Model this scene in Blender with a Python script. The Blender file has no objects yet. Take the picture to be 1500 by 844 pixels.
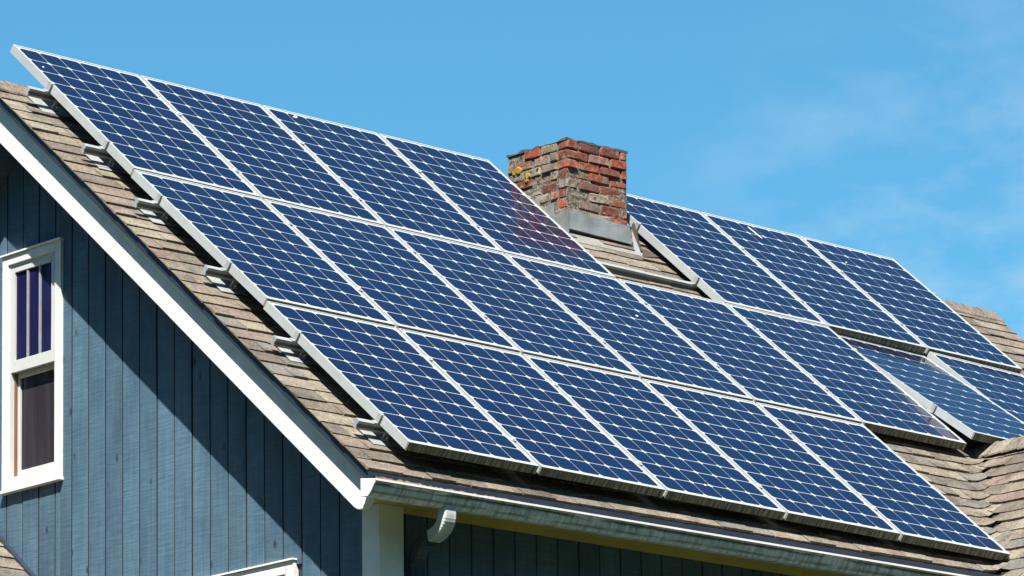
import bpy, math, random
from mathutils import Vector, Matrix
random.seed(7)
R = math.radians
C = bpy.context.scene.collection
sc = bpy.context.scene

# ------------------------------------------------------------------ camera, world, sun
cam_d = bpy.data.cameras.new('camera'); cam = bpy.data.objects.new('camera', cam_d); C.objects.link(cam)
right = Vector((0.74363317, -0.66850157, -0.01074082)); upv = Vector((-0.08162853, -0.10672392, 0.99093228))
fwd = Vector((0.66358609, 0.73601336, 0.13393225))
mw = Matrix((right, upv, -fwd)).transposed().to_4x4()
mw.translation = Vector((-16.75, -19.74, 1.6))
cam.matrix_world = mw
cam_d.sensor_width = 36; cam_d.sensor_fit = 'HORIZONTAL'; cam_d.lens = 36*6914.5/1500
cam_d.shift_y = (1160.35-422)/1500; cam_d.clip_start = .5; cam_d.clip_end = 6000
sc.camera = cam

SUN = Vector((-1, -.90, 1.92)).normalized()          # towards the sun
elev = math.asin(SUN.z); az = math.atan2(SUN.x, SUN.y)
world = bpy.data.worlds.new('World'); sc.world = world; world.use_nodes = True
wt = world.node_tree; wt.nodes.clear()
def wn(t): return wt.nodes.new(t)
sky = wn('ShaderNodeTexSky'); sky.sky_type = 'NISHITA'; sky.sun_disc = False
sky.sun_elevation = elev; sky.sun_rotation = az
sky.air_density = 1.0; sky.dust_density = .55; sky.ozone_density = 2.2; sky.altitude = 0
bg = wn('ShaderNodeBackground'); bg.inputs[1].default_value = .05
out = wn('ShaderNodeOutputWorld')
tc = wn('ShaderNodeTexCoord'); mp = wn('ShaderNodeMapping'); mp.inputs['Scale'].default_value = (17, 17, 36)
nz = wn('ShaderNodeTexNoise'); nz.inputs['Scale'].default_value = 2.2; nz.inputs['Detail'].default_value = 9; nz.inputs['Roughness'].default_value = .55
cr = wn('ShaderNodeValToRGB'); cr.color_ramp.elements[0].position = .40; cr.color_ramp.elements[1].position = .75
cr.color_ramp.elements[1].color = (.36, .36, .36, 1)
mx = wn('ShaderNodeMix'); mx.data_type = 'RGBA'
tint = wn('ShaderNodeMix'); tint.data_type = 'RGBA'; tint.blend_type = 'MULTIPLY'; tint.inputs[0].default_value = 1
tint.inputs[7].default_value = (.50, 1.10, 1.20, 1)
L = wt.links.new
L(tc.outputs['Generated'], mp.inputs[0]); L(mp.outputs[0], nz.inputs['Vector']); L(nz.outputs[0], cr.inputs[0])
vm = wn('ShaderNodeVectorMath'); vm.operation = 'DOT_PRODUCT'; vm.inputs[1].default_value = Vector((.735, .640, .205)).normalized()
nrm = wn('ShaderNodeVectorMath'); nrm.operation = 'NORMALIZE'; L(tc.outputs['Generated'], nrm.inputs[0]); L(nrm.outputs[0], vm.inputs[0])
mrr = wn('ShaderNodeMapRange'); mrr.interpolation_type = 'SMOOTHSTEP'; mrr.inputs['From Min'].default_value = .9935; mrr.inputs['From Max'].default_value = 1.0
L(vm.outputs['Value'], mrr.inputs[0]); mm = wn('ShaderNodeMath'); mm.operation = 'MULTIPLY'; L(cr.outputs[0], mm.inputs[0]); L(mrr.outputs[0], mm.inputs[1])
L(mm.outputs[0], mx.inputs[0]); L(sky.outputs[0], tint.inputs[6]); L(tint.outputs[2], mx.inputs[6]); mx.inputs[7].default_value = (6.4, 7.0, 7.6, 1)
L(mx.outputs[2], bg.inputs[0]); L(bg.outputs[0], out.inputs[0])

sun_d = bpy.data.lights.new('sun', 'SUN'); sun_d.energy = 5.0; sun_d.angle = R(.5); sun_d.color = (1, .95, .87)
sun = bpy.data.objects.new('sun', sun_d); C.objects.link(sun)
sun.rotation_euler = (-SUN).to_track_quat('-Z', 'Y').to_euler(); sun.location = (-20, -20, 40)
sc.view_settings.view_transform = 'Standard'; sc.view_settings.look = 'None'
sc.view_settings.exposure = 1.42; sc.view_settings.gamma = 1

# ------------------------------------------------------------------ helpers
def tag(o, label=None, cat=None, group=None, kind=None):
    if label: o['label'] = label
    if cat: o['category'] = cat
    if group: o['group'] = group
    if kind: o['kind'] = kind
    return o
def empty(name, mat=None, loc=(0, 0, 0)):
    o = bpy.data.objects.new(name, None); C.objects.link(o); o.empty_display_size = .3
    if mat is not None: o.matrix_world = mat
    else: o.location = loc
    return o
class MB:
    def __init__(s): s.v = []; s.f = []; s.m = []
    def face(s, pts, m=0):
        b = len(s.v); s.v += [tuple(p) for p in pts]; s.f.append(tuple(range(b, b+len(pts)))); s.m.append(m)
    def hexa(s, p, m=0, skip=()):
        # p: 0-3 bottom ring (ccw from above), 4-7 top ring
        b = len(s.v); s.v += [tuple(q) for q in p]
        F = [(3, 2, 1, 0), (4, 5, 6, 7), (0, 1, 5, 4), (1, 2, 6, 5), (2, 3, 7, 6), (3, 0, 4, 7)]
        for i, q in enumerate(F):
            if i in skip: continue
            s.f.append(tuple(b+k for k in q)); s.m.append(m)
    def box(s, x0, y0, z0, x1, y1, z1, m=0, M=None, skip=()):
        p = [Vector(q) for q in ((x0, y0, z0), (x1, y0, z0), (x1, y1, z0), (x0, y1, z0), (x0, y0, z1), (x1, y0, z1), (x1, y1, z1), (x0, y1, z1))]
        if M is not None: p = [M @ q for q in p]
        s.hexa(p, m, skip)
    def bbox(s, x0, y0, z0, x1, y1, z1, r=.002, m=0, M=None):
        # box with chamfered vertical-ish edges: top and bottom rings inset
        def ring(z, i):
            return [(x0+i, y0+i, z), (x1-i, y0+i, z), (x1-i, y1-i, z), (x0+i, y1-i, z)]
        R4 = [ring(z0, r), ring(z0+r, 0), ring(z1-r, 0), ring(z1, r)]
        s.loft(R4, m, M, caps=True)
    def loft(s, rings, m=0, M=None, caps=True, closed=True):
        b = len(s.v); n = len(rings[0])
        for r in rings:
            for q in r:
                q = Vector(q); s.v.append(tuple(M @ q) if M is not None else tuple(q))
        for i in range(len(rings)-1):
            for j in range(n if closed else n-1):
                k = (j+1) % n
                s.f.append((b+i*n+j, b+i*n+k, b+(i+1)*n+k, b+(i+1)*n+j)); s.m.append(m)
        if caps:
            s.f.append(tuple(b+j for j in reversed(range(n)))); s.m.append(m)
            s.f.append(tuple(b+(len(rings)-1)*n+j for j in range(n))); s.m.append(m)
    def mesh(s, name, mats):
        me = bpy.data.meshes.new(name); me.from_pydata(s.v, [], s.f)
        for m in mats: me.materials.append(m)
        if any(s.m): me.polygons.foreach_set('material_index', s.m)
        me.update(); return me
def link(name, me, parent=None, mat=None):
    o = bpy.data.objects.new(name, me); C.objects.link(o)
    if parent: o.parent = parent
    if mat is not None: o.matrix_local = mat
    return o
def obj(name, mb, mats, parent=None, smooth=False, bevel=0, fix=True):
    if not isinstance(mats, (list, tuple)): mats = [mats]
    me = mb.mesh(name, mats)
    if fix:
        import bmesh
        bm = bmesh.new(); bm.from_mesh(me); bmesh.ops.remove_doubles(bm, verts=bm.verts, dist=1e-5)
        bmesh.ops.recalc_face_normals(bm, faces=bm.faces); bm.to_mesh(me); bm.free()
    if smooth: me.polygons.foreach_set('use_smooth', [True]*len(me.polygons))
    o = link(name, me, parent)
    if bevel:
        b = o.modifiers.new('bevel', 'BEVEL'); b.width = bevel; b.segments = 2; b.limit_method = 'ANGLE'; b.angle_limit = R(35)
    return o

# ------------------------------------------------------------------ materials
def newmat(name):
    m = bpy.data.materials.new(name); m.use_nodes = True
    return m, m.node_tree, m.node_tree.nodes['Principled BSDF']
def nd(t, kind, **kw):
    n = t.nodes.new(kind)
    for k, v in kw.items():
        if hasattr(n, k): setattr(n, k, v)
        else: n.inputs[k].default_value = v
    return n
def noise(t, vec, scale, detail=4, rough=.5):
    n = nd(t, 'ShaderNodeTexNoise'); n.inputs['Scale'].default_value = scale; n.inputs['Detail'].default_value = detail
    n.inputs['Roughness'].default_value = rough; t.links.new(vec, n.inputs['Vector']); return n.outputs['Fac']
def ramp(t, fac, stops):
    n = nd(t, 'ShaderNodeValToRGB'); e = n.color_ramp.elements
    while len(e) < len(stops): e.new(.5)
    for i, (p, c) in enumerate(stops): e[i].position = p; e[i].color = (*c, 1) if len(c) == 3 else c
    t.links.new(fac, n.inputs[0]); return n.outputs[0]
def mixc(t, fac, a, b, mode='MIX'):
    n = nd(t, 'ShaderNodeMix', data_type='RGBA', blend_type=mode)
    for i, x in ((0, fac), (6, a), (7, b)):
        if isinstance(x, bpy.types.NodeSocket): t.links.new(x, n.inputs[i])
        elif i == 0: n.inputs[0].default_value = x
        else: n.inputs[i].default_value = (*x, 1)
    return n.outputs[2]
def coords(t, scale=(1, 1, 1), rnd=0, world=True, loc=(0, 0, 0)):
    if world:
        g = nd(t, 'ShaderNodeNewGeometry').outputs['Position']
    else: g = nd(t, 'ShaderNodeTexCoord').outputs['Object']
    mpn = nd(t, 'ShaderNodeMapping'); mpn.inputs['Scale'].default_value = scale; mpn.inputs['Location'].default_value = loc
    t.links.new(g, mpn.inputs[0]); return mpn.outputs[0]
def bump(t, h, dist, strength=1):
    b = nd(t, 'ShaderNodeBump'); b.inputs['Distance'].default_value = dist; b.inputs['Strength'].default_value = strength
    t.links.new(h, b.inputs['Height']); return b.outputs[0]
def plain(name, col, rough=.6, metal=0, var=.12, scale=8, bmp=0):
    m, t, p = newmat(name); v = coords(t)
    n = noise(t, v, scale, 5)
    c = ramp(t, n, [(.3, tuple(x*(1-var) for x in col)), (.7, tuple(min(1, x*(1+var)) for x in col))])
    t.links.new(c, p.inputs['Base Color']); p.inputs['Roughness'].default_value = rough; p.inputs['Metallic'].default_value = metal
    if bmp: t.links.new(bump(t, noise(t, v, scale*12, 3), bmp), p.inputs['Normal'])
    return m

# shingles: granule speckle over a tone, weather stains
def shingle_mat(name, col):
    m, t, p = newmat(name); v = coords(t)
    oi = nd(t, 'ShaderNodeObjectInfo')
    g = noise(t, v, 62, 6, .85); s = noise(t, coords(t, (3, 9, 9)), 1.1, 5, .6)
    c = ramp(t, g, [(.34, tuple(x*.38 for x in col)), (.5, col), (.66, tuple(min(1, x*1.65) for x in col))])
    c = mixc(t, .55, c, ramp(t, s, [(.3, (.52, .5, .48)), (.62, (1.08, 1.07, 1.05))]), 'MULTIPLY')
    st = noise(t, v, 6.5, 6, .65)
    c = mixc(t, 1, c, ramp(t, st, [(.5, (1, 1, 1)), (.68, (.60, .585, .57))]), 'MULTIPLY')
    t.links.new(c, p.inputs['Base Color']); p.inputs['Roughness'].default_value = .95
    p.inputs['Specular IOR Level'].default_value = .15
    t.links.new(bump(t, g, .0015, .7), p.inputs['Normal']); return m
SH = [shingle_mat('shingle_tan', (0.196, 0.165, 0.131)), shingle_mat('shingle_straw', (0.232, 0.203, 0.16)), shingle_mat('shingle_brown', (0.142, 0.121, 0.1)),
      shingle_mat('shingle_rose', (0.192, 0.15, 0.125)), shingle_mat('shingle_grey', (0.16, 0.148, 0.131))]
def shm(): return random.choices(range(5), (5, 4, 3, 2.3, 3))[0]

def board_mat(name, col):
    m, t, p = newmat(name); v = coords(t); oi = nd(t, 'ShaderNodeObjectInfo')
    ad = nd(t, 'ShaderNodeVectorMath', operation='ADD'); mul = nd(t, 'ShaderNodeVectorMath', operation='SCALE'); mul.inputs['Scale'].default_value = 37
    cb = nd(t, 'ShaderNodeCombineXYZ')
    for i in range(3): t.links.new(oi.outputs['Random'], cb.inputs[i])
    t.links.new(cb.outputs[0], mul.inputs[0]); t.links.new(v, ad.inputs[0]); t.links.new(mul.outputs[0], ad.inputs[1])
    def sc_(x, y, z):
        q = nd(t, 'ShaderNodeMapping'); q.inputs['Scale'].default_value = (x, y, z); t.links.new(ad.outputs[0], q.inputs[0]); return q.outputs[0]
    grain = noise(t, sc_(60, 60, 2.2), 1, 6, .6)
    blot = noise(t, sc_(5, 5, 2), 1, 5, .55)
    q = nd(t, 'ShaderNodeMapping'); q.inputs['Scale'].default_value = (6, 6, 75); q.inputs['Rotation'].default_value = (.15, .12, 0); t.links.new(ad.outputs[0], q.inputs[0])
    saw = noise(t, q.outputs[0], 1, 3, .6)
    vo = nd(t, 'ShaderNodeTexVoronoi', feature='F1'); t.links.new(sc_(8, 8, 4.2), vo.inputs['Vector']); vo.inputs['Scale'].default_value = 1
    knot = ramp(t, vo.outputs['Distance'], [(.05, (1, 1, 1)), (.15, (0, 0, 0))])
    thr = nd(t, 'ShaderNodeMath', operation='GREATER_THAN'); sp = nd(t, 'ShaderNodeSeparateColor'); t.links.new(vo.outputs['Color'], sp.inputs[0])
    t.links.new(sp.outputs[0], thr.inputs[0]); thr.inputs[1].default_value = .35
    kn = mixc(t, thr.outputs[0], (0, 0, 0), knot)
    c = ramp(t, grain, [(.25, tuple(x*.82 for x in col)), (.5, col), (.78, tuple(x*1.2 for x in col))])
    c = mixc(t, .8, c, ramp(t, blot, [(.3, (.62, .68, .74)), (.52, (1, 1, 1)), (.75, (1.4, 1.3, 1.2))]), 'MULTIPLY')
    c = mixc(t, .5, c, ramp(t, saw, [(.35, (.66, .7, .73)), (.65, (1.2, 1.18, 1.15))]), 'MULTIPLY')
    hv = nd(t, 'ShaderNodeHueSaturation'); t.links.new(c, hv.inputs['Color'])
    mr = nd(t, 'ShaderNodeMapRange'); mr.inputs['To Min'].default_value = .86; mr.inputs['To Max'].default_value = 1.16
    t.links.new(oi.outputs['Random'], mr.inputs[0]); t.links.new(mr.outputs[0], hv.inputs['Value'])
    k2 = nd(t, 'ShaderNodeMath', operation='MULTIPLY'); k2.inputs[1].default_value = .93; t.links.new(kn, k2.inputs[0])
    c = mixc(t, k2.outputs[0], hv.outputs[0], tuple(x*.12 for x in col))
    t.links.new(c, p.inputs['Base Color']); p.inputs['Roughness'].default_value = .75
    h = nd(t, 'ShaderNodeMath', operation='ADD'); t.links.new(saw, h.inputs[0]); t.links.new(grain, h.inputs[1])
    hs = nd(t, 'ShaderNodeMath', operation='SUBTRACT'); t.links.new(h.outputs[0], hs.inputs[0]); t.links.new(kn, hs.inputs[1])
    t.links.new(bump(t, hs.outputs[0], .003, .6), p.inputs['Normal']); return m
M_BLUE = board_mat('blue_siding_paint', (.058, .120, .178))
M_JOINT = None
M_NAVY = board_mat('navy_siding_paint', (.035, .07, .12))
M_WHITE = plain('white_paint', (.64, .635, .61), .5, var=.09, scale=9, bmp=.0006)
M_WHITE_OLD = plain('aged_white_paint', (.62, .63, .59), .55, var=.1, scale=7, bmp=.0008)
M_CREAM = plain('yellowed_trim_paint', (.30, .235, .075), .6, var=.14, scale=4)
M_VINYL = plain('window_vinyl', (.62, .63, .61), .35, var=.03)
M_JOINT = plain('darkened_board_edge', (.010, .018, .025), .9, var=.3)  # near-black board sides: groove darkness put into the colour, so sunlit edges stay dark
M_DRIP = plain('dark_drip_edge', (.018, .028, .045), .5, var=.2)
M_LEAD = plain('lead_flashing', (.24, .26, .26), .5, .25, var=.22, scale=9, bmp=.002)
M_GALV = plain('galvanised_metal', (.34, .355, .355), .42, .15, var=.12, scale=14)
M_BARE = plain('brown_backed_flashing', (.09, .055, .04), .6, .2, var=.2, scale=12)
M_ALU = plain('rail_aluminium', (.34, .36, .36), .42, .15, var=.12, scale=18)
M_ALU_D = plain('rail_aluminium_slot', (.12, .125, .125), .5, .5, var=.12, scale=18)
M_DECK = plain('roof_felt', (.03, .028, .025), .95)
M_DEBRIS = plain('gutter_debris', (.26, .17, .115), .95, var=.55, scale=38, bmp=.01)
M_NAVYPIPE = plain('navy_pipe_paint', (.030, .048, .075), .22)
M_ORANGE = plain('red_brown_jamb_liner', (.20, .085, .05), .6)
M_FRAME = plain('anodised_frame', (.43, .455, .46), .42, .2, var=.05, scale=12)
M_SOFFIT = plain('soffit_boards', (.4, .39, .34), .7, var=.1)

def frame_dirt():
    m, t, p = newmat('frame_dirty_lower_edge'); v = coords(t, world=False)
    st = noise(t, coords(t, (60, 3, 6), world=False), 1, 5, .65); al = noise(t, coords(t, (3.5, 3.5, 3.5), world=False), 1, 4)
    c = ramp(t, st, [(.40, (.030, .033, .020)), (.5, (.13, .135, .095)), (.62, (.33, .335, .28))])
    c = mixc(t, ramp(t, al, [(.35, (0, 0, 0)), (.7, (.7, .7, .7))]), c, (.09, .095, .06))
    t.links.new(c, p.inputs['Base Color']); p.inputs['Roughness'].default_value = .75; return m
M_FDIRT = frame_dirt()
def gutter_mat():
    m, t, p = newmat('gutter_weathered_white')
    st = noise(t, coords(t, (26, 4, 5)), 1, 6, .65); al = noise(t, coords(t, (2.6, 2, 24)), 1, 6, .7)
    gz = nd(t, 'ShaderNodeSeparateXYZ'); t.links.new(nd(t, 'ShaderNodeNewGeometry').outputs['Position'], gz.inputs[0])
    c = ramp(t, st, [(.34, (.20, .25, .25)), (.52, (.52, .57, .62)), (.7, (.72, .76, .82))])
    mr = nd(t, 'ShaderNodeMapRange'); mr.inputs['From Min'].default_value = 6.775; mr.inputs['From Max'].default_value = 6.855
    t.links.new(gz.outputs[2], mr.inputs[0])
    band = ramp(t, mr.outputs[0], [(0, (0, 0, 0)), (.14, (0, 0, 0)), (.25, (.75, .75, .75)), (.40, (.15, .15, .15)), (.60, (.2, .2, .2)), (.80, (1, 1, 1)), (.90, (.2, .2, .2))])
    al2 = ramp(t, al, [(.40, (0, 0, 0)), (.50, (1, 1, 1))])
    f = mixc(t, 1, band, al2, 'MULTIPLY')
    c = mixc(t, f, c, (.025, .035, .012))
    t.links.new(c, p.inputs['Base Color']); p.inputs['Roughness'].default_value = .5; return m
M_GUT = gutter_mat()

def cell_mat(name, col, var):
    m, t, p = newmat(name); oi = nd(t, 'ShaderNodeObjectInfo')
    c = ramp(t, oi.outputs['Random'], [(0, tuple(x*(1-var) for x in col)), (1, tuple(x*(1+var) for x in col))])
    fine = noise(t, coords(t, (2, 2, 2)), 1.3, 4)
    c = mixc(t, .5, c, ramp(t, fine, [(.3, (.8, .8, .85)), (.7, (1.2, 1.15, 1.1))]), 'MULTIPLY')
    dust = noise(t, coords(t, (1.2, 1.2, 1.2)), 3.1, 7, .6)
    c = mixc(t, ramp(t, dust, [(.45, (0, 0, 0)), (.85, (.05, .05, .05))]), c, (.14, .14, .14))
    t.links.new(c, p.inputs['Base Color']); p.inputs['Roughness'].default_value = .35
    p.inputs['Specular IOR Level'].default_value = .3
    p.inputs['Coat Weight'].default_value = 1; p.inputs['Coat Roughness'].default_value = .07; p.inputs['Coat IOR'].default_value = 1.235
    return m
M_CELL = cell_mat('solar_cell_blue', (.0006, .0040, .052), .13)
def sheet_mat():
    m, t, p = newmat('white_backsheet_under_glass')
    n = noise(t, coords(t), 5, 5)
    c = ramp(t, n, [(.3, (.37, .39, .41)), (.7, (.42, .44, .46))])
    t.links.new(c, p.inputs['Base Color']); p.inputs['Roughness'].default_value = .5
    p.inputs['Coat Weight'].default_value = 1; p.inputs['Coat Roughness'].default_value = .07; p.inputs['Coat IOR'].default_value = 1.235
    return m
M_SHEET = sheet_mat()

def brick_mat(name, cols, white=.5, lich=0):
    m, t, p = newmat(name); v = coords(t); oi = nd(t, 'ShaderNodeObjectInfo')
    c = ramp(t, oi.outputs['Random'], [(i/(len(cols)-1), q) for i, q in enumerate(cols)])
    n1 = noise(t, v, 26, 6, .65); n2 = noise(t, v, 11, 5, .6); n3 = noise(t, v, 60, 4, .7)
    c = mixc(t, 1, c, ramp(t, n1, [(.3, (.45, .42, .42)), (.55, (1, 1, 1)), (.75, (1.35, 1.25, 1.2))]), 'MULTIPLY')
    c = mixc(t, ramp(t, n2, [(.54, (0, 0, 0)), (.62, (white,)*3)]), c, (.27, .235, .19))
    c = mixc(t, ramp(t, n3, [(.55, (0, 0, 0)), (.64, (.85, .85, .85))]), c, (.02, .016, .014))
    if lich:
        n4 = noise(t, coords(t, loc=(3, 1, 2)), 7, 5, .6)
        c = mixc(t, ramp(t, n4, [(.5, (0, 0, 0)), (.62, (.35, .35, .35))]), c, (.17, .14, .06))
    t.links.new(c, p.inputs['Base Color']); p.inputs['Roughness'].default_value = .92
    t.links.new(bump(t, n1, .008, .9), p.inputs['Normal']); return m
M_BRF = brick_mat('red_brick', [(0.2097, 0.04456, 0.02126), (0.1276, 0.04456, 0.02977), (0.3645, 0.06886, 0.02481), (0.1823, 0.0486, 0.03189), (0.2734, 0.0567, 0.02481), (0.1185, 0.0486, 0.03544), (0.3098, 0.081, 0.03899)], .6)
M_BRL = brick_mat('weathered_brick', [(0.272, 0.176, 0.12), (0.24, 0.104, 0.072), (0.32, 0.264, 0.192), (0.208, 0.16, 0.112), (0.336, 0.224, 0.16), (0.152, 0.12, 0.104)], .8, 1)
M_LICH = plain('yellow_lichen', (.40, .25, .015), .95, var=.3, scale=30, bmp=.004)
def mortar():
    m, t, p = newmat('old_mortar'); n = noise(t, coords(t), 40, 6, .7)
    c = ramp(t, n, [(.37, (.02, .017, .014)), (.48, (.14, .118, .09)), (.64, (.34, .30, .24))])
    t.links.new(c, p.inputs['Base Color']); p.inputs['Roughness'].default_value = 1
    t.links.new(bump(t, n, .02, 1), p.inputs['Normal']); return m
M_MORT = mortar()
M_CROWN = plain('chimney_crown_cement', (.08, .075, .065), .95, var=.4, scale=22, bmp=.006)

def glass_mat(name, col):
    m, t, p = newmat(name); n = noise(t, coords(t, (1, 18, 1.2)), 1, 3)
    c = ramp(t, n, [(.35, tuple(x*.8 for x in col)), (.65, tuple(x*1.2 for x in col))])
    t.links.new(c, p.inputs['Base Color']); p.inputs['Roughness'].default_value = .35
    p.inputs['Coat Weight'].default_value = 1; p.inputs['Coat Roughness'].default_value = .02; p.inputs['Coat IOR'].default_value = 1.16; p.inputs['Specular IOR Level'].default_value = .1
    return m
M_GL_UP = glass_mat('purple_tinted_pane', (.011, .010, .060))
M_GL_LO = glass_mat('dark_window_pane', (.034, .028, .038))

DARK = {'white_paint': .90, 'aged_white_paint': 1.05, 'window_vinyl': .72, 'gutter_weathered_white': 1.15, 'yellowed_trim_paint': 1.5, 'anodised_frame': .84, 'white_backsheet_under_glass': .88, 'solar_cell_blue': .44}
for m_ in bpy.data.materials:
    t_ = m_.node_tree; p_ = t_.nodes['Principled BSDF']; l_ = p_.inputs['Base Color'].links[0]; src = l_.from_socket; k_ = DARK.get(m_.name, .78)
    q_ = t_.nodes.new('ShaderNodeMix'); q_.data_type = 'RGBA'; q_.blend_type = 'MULTIPLY'; q_.inputs[0].default_value = 1; q_.inputs[7].default_value = (k_, k_, k_, 1)
    t_.links.new(src, q_.inputs[6]); t_.links.new(q_.outputs[2], p_.inputs['Base Color'])
# ------------------------------------------------------------------ ground
g = MB(); g.face([(-3000, -3000, 0), (3000, -3000, 0), (3000, 3000, 0), (-3000, 3000, 0)])
m, t, p = newmat('lawn'); n = noise(t, coords(t), .7, 8, .6); n2 = noise(t, coords(t), .02, 4)
c = ramp(t, n, [(.3, (.020, .030, .012)), (.7, (.045, .058, .024))]); c = mixc(t, .5, c, ramp(t, n2, [(.3, (.7, .8, .7)), (.7, (1.3, 1.2, 1.1))]), 'MULTIPLY')
t.links.new(c, p.inputs['Base Color']); p.inputs['Roughness'].default_value = 1
tag(obj('ground', g, m), kind='structure')

# ------------------------------------------------------------------ roof surfaces
TAN = .8332; Z0 = 6.913
def zmain(y): return Z0 + TAN*y
def yridge(x): return 3.690 - .018*x
XR, XV = 6.62, 8.12                 # cross gable ridge x, z
def zcross(x): return XV - .862*abs(x-XR)
def zsurf(x, y):
    a, b = zmain(y), zcross(x); k = .10
    d = abs(a-b)
    return max(a, b) + (max(0, k-d)**2)/(4*k)*1.0
house = empty('wooden_house')
tag(house, 'blue wooden house with white trim, shingled gable roof and red brick chimney', 'house')

deck = MB()
TH = .05
XE = 9.12
# main front slope slab, split so that it butts under the shingles
def slab(mb, P, th=TH, dz=-.004):
    top = [Vector(q)+Vector((0, 0, dz)) for q in P]; bot = [q-Vector((0, 0, th)) for q in top]
    mb.hexa([*bot, *top])
deck = MB()
slab(deck, [(.012, .012, zmain(.012)), (XE, .012, zmain(.012)), (XE, yridge(XE), zmain(yridge(XE))), (.012, yridge(0), zmain(yridge(0)))])
yb = 7.45
slab(deck, [(.012, yridge(0)+.002, zmain(yridge(0))), (XE, yridge(XE)+.002, zmain(yridge(XE))), (XE, yb, zmain(yridge(XE))-TAN*(yb-yridge(XE))), (.012, yb, zmain(yridge(0))-TAN*(yb-yridge(0)))])
roof = obj('roof', deck, M_DECK, house)

# --- shingle courses
EXPO = .138
pieces = []      # (priority, builder data)
def add_tab(surf, s0, s1, t0, t1, th, mi, pr, nseg=1, lift=0.0):
    pieces.append((pr, surf, s0, s1, t0, t1, th, mi, nseg, lift))
def tab_mesh(mb, surf, s0, s1, t0, t1, th, mi, nseg, lift):
    b = len(mb.v); n = nseg+1
    rows = []
    for i in range(n):
        s = s0+(s1-s0)*i/nseg
        N = Vector(surf(s, t0, 2)); P0 = Vector(surf(s, t0, 0)); P1 = Vector(surf(s, t1, 0))
        w = random.uniform(-.006, .006) if 0 < i < nseg else 0
        dn_ = (P0-P1).normalized()*w
        rows.append((P0+dn_+N*(.000+lift), P0+dn_+N*(th+.002+lift+w*.3), P1+N*(.0015+lift)))
    for r in rows: mb.v += [tuple(q) for q in r]
    for i in range(nseg):
        a = b+3*i; c = a+3
        mb.f += [(a, c, c+1, a+1), (a+1, c+1, c+2, a+2)]; mb.m += [mi, mi]
    mb.f += [(b, b+1, b+2), (b+3*nseg+2, b+3*nseg+1, b+3*nseg)]; mb.m += [mi, mi]
cosm = 1/math.sqrt(1+TAN*TAN)
def s_main(s, t, what):
    # s = x, t = distance up the slope from the eave edge
    y = t*cosm
    if what == 2: return (0, -TAN*cosm, cosm)
    return (s, y, zsurf(s, y))
cosc = 1/math.sqrt(1+.862**2)
def s_cross(s, t, what):
    # s = -y (towards the viewer), t = distance up the slope from x = 4.6
    x = 4.6 + t*cosc
    if what == 2: return (-.862*cosc, 0, cosc)
    return (x, -s, max(zcross(x), zsurf(x, -s)) if -s > -.3 else zcross(x))
def px(x, y, z):
    d = Vector((x, y, z)) - mw.translation; w = d.dot(fwd)
    return 750+6914.5*d.dot(right)/w, 1160.35-6914.5*d.dot(upv)/w
def vis_main(x, y, t):
    # rough priority: parts of the roof that are in view and lit
    X, Y = px(x, y, zmain(y))
    if X < -20 or X > 1520 or Y > 860: return 9
    if x < .62: return 0
    if y < .22 and x < 5.6: return 1
    if 4.1 < x < 5.6 and 2.4 < y < 3.6: return 0.5
    if x > 8.3: return 1 if y > 2.1 else 9
    if 4.9 < x and y < 1.45: return 1
    return 8
ncourse = int(math.hypot(3.74, 3.74*TAN)/EXPO)+1
for k in range(ncourse+1):
    t0 = k*EXPO + (.018 if k == 0 else -.004); s = -random.uniform(0, .007) - .004
    wob = random.uniform(-.004, .004)
    while s < XE+.006:
        w = random.choice((.11, .14, .17, .2, .24, .28)) * random.uniform(.9, 1.1)
        e = min(s+w, XE+.008+random.uniform(-.006, .004)); y0 = t0*cosm
        yr = yridge((s+e)/2)
        if y0 > yr-.03: break
        t1 = min(t0+EXPO*1.12, (yr)/cosm)
        mx_ = (s+e)/2
        if e-s < .05: break
        if not (zcross(s+.04) > zmain(y0+.05)+.035):
            pr = vis_main(mx_, y0+.06, t0)
            ns = 4 if (k == 0 or (zmain(y0)-zcross(mx_)) < .25) else 2
            add_tab(s_main, s, e-.0025, t0+random.uniform(-.007, .006)+wob, t1, random.choice((.008, .011, .017)), shm(), pr, max(2, ns))
        s = e
# starter course so that the eave edge is double
# cross gable west slope
ncr = int((6.62-4.6)/cosc/EXPO)
for k in range(ncr+1):
    t0 = k*EXPO+.03; s = -1.55 - random.uniform(0, .2)
    x0 = 4.6+t0*cosc
    # valley: y where zmain = zcross
    while s < 2.2:
        w = random.choice((.16, .2, .24, .29, .33)) * random.uniform(.9, 1.1); e = s+w
        yv = (zcross(x0)-Z0)/TAN            # valley y for this course
        if -s > yv: 
            if -e > yv: s = e; continue
            s = -yv
        t1 = min(t0+EXPO*1.12, (6.62-4.6)/cosc)
        X, Y = px(x0, -(s+e)/2, zcross(x0))
        pr = 1 if (X < 1510 and Y < 860 and X > 1380) else 9
        if e-s > .03 and (pr < 9 or k % 1 == 0):
            add_tab(s_cross, s, e-.0025, t0+random.uniform(-.003, .003), t1, random.choice((.008, .011, .017)), shm(), pr, 3)
        s = e
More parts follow.
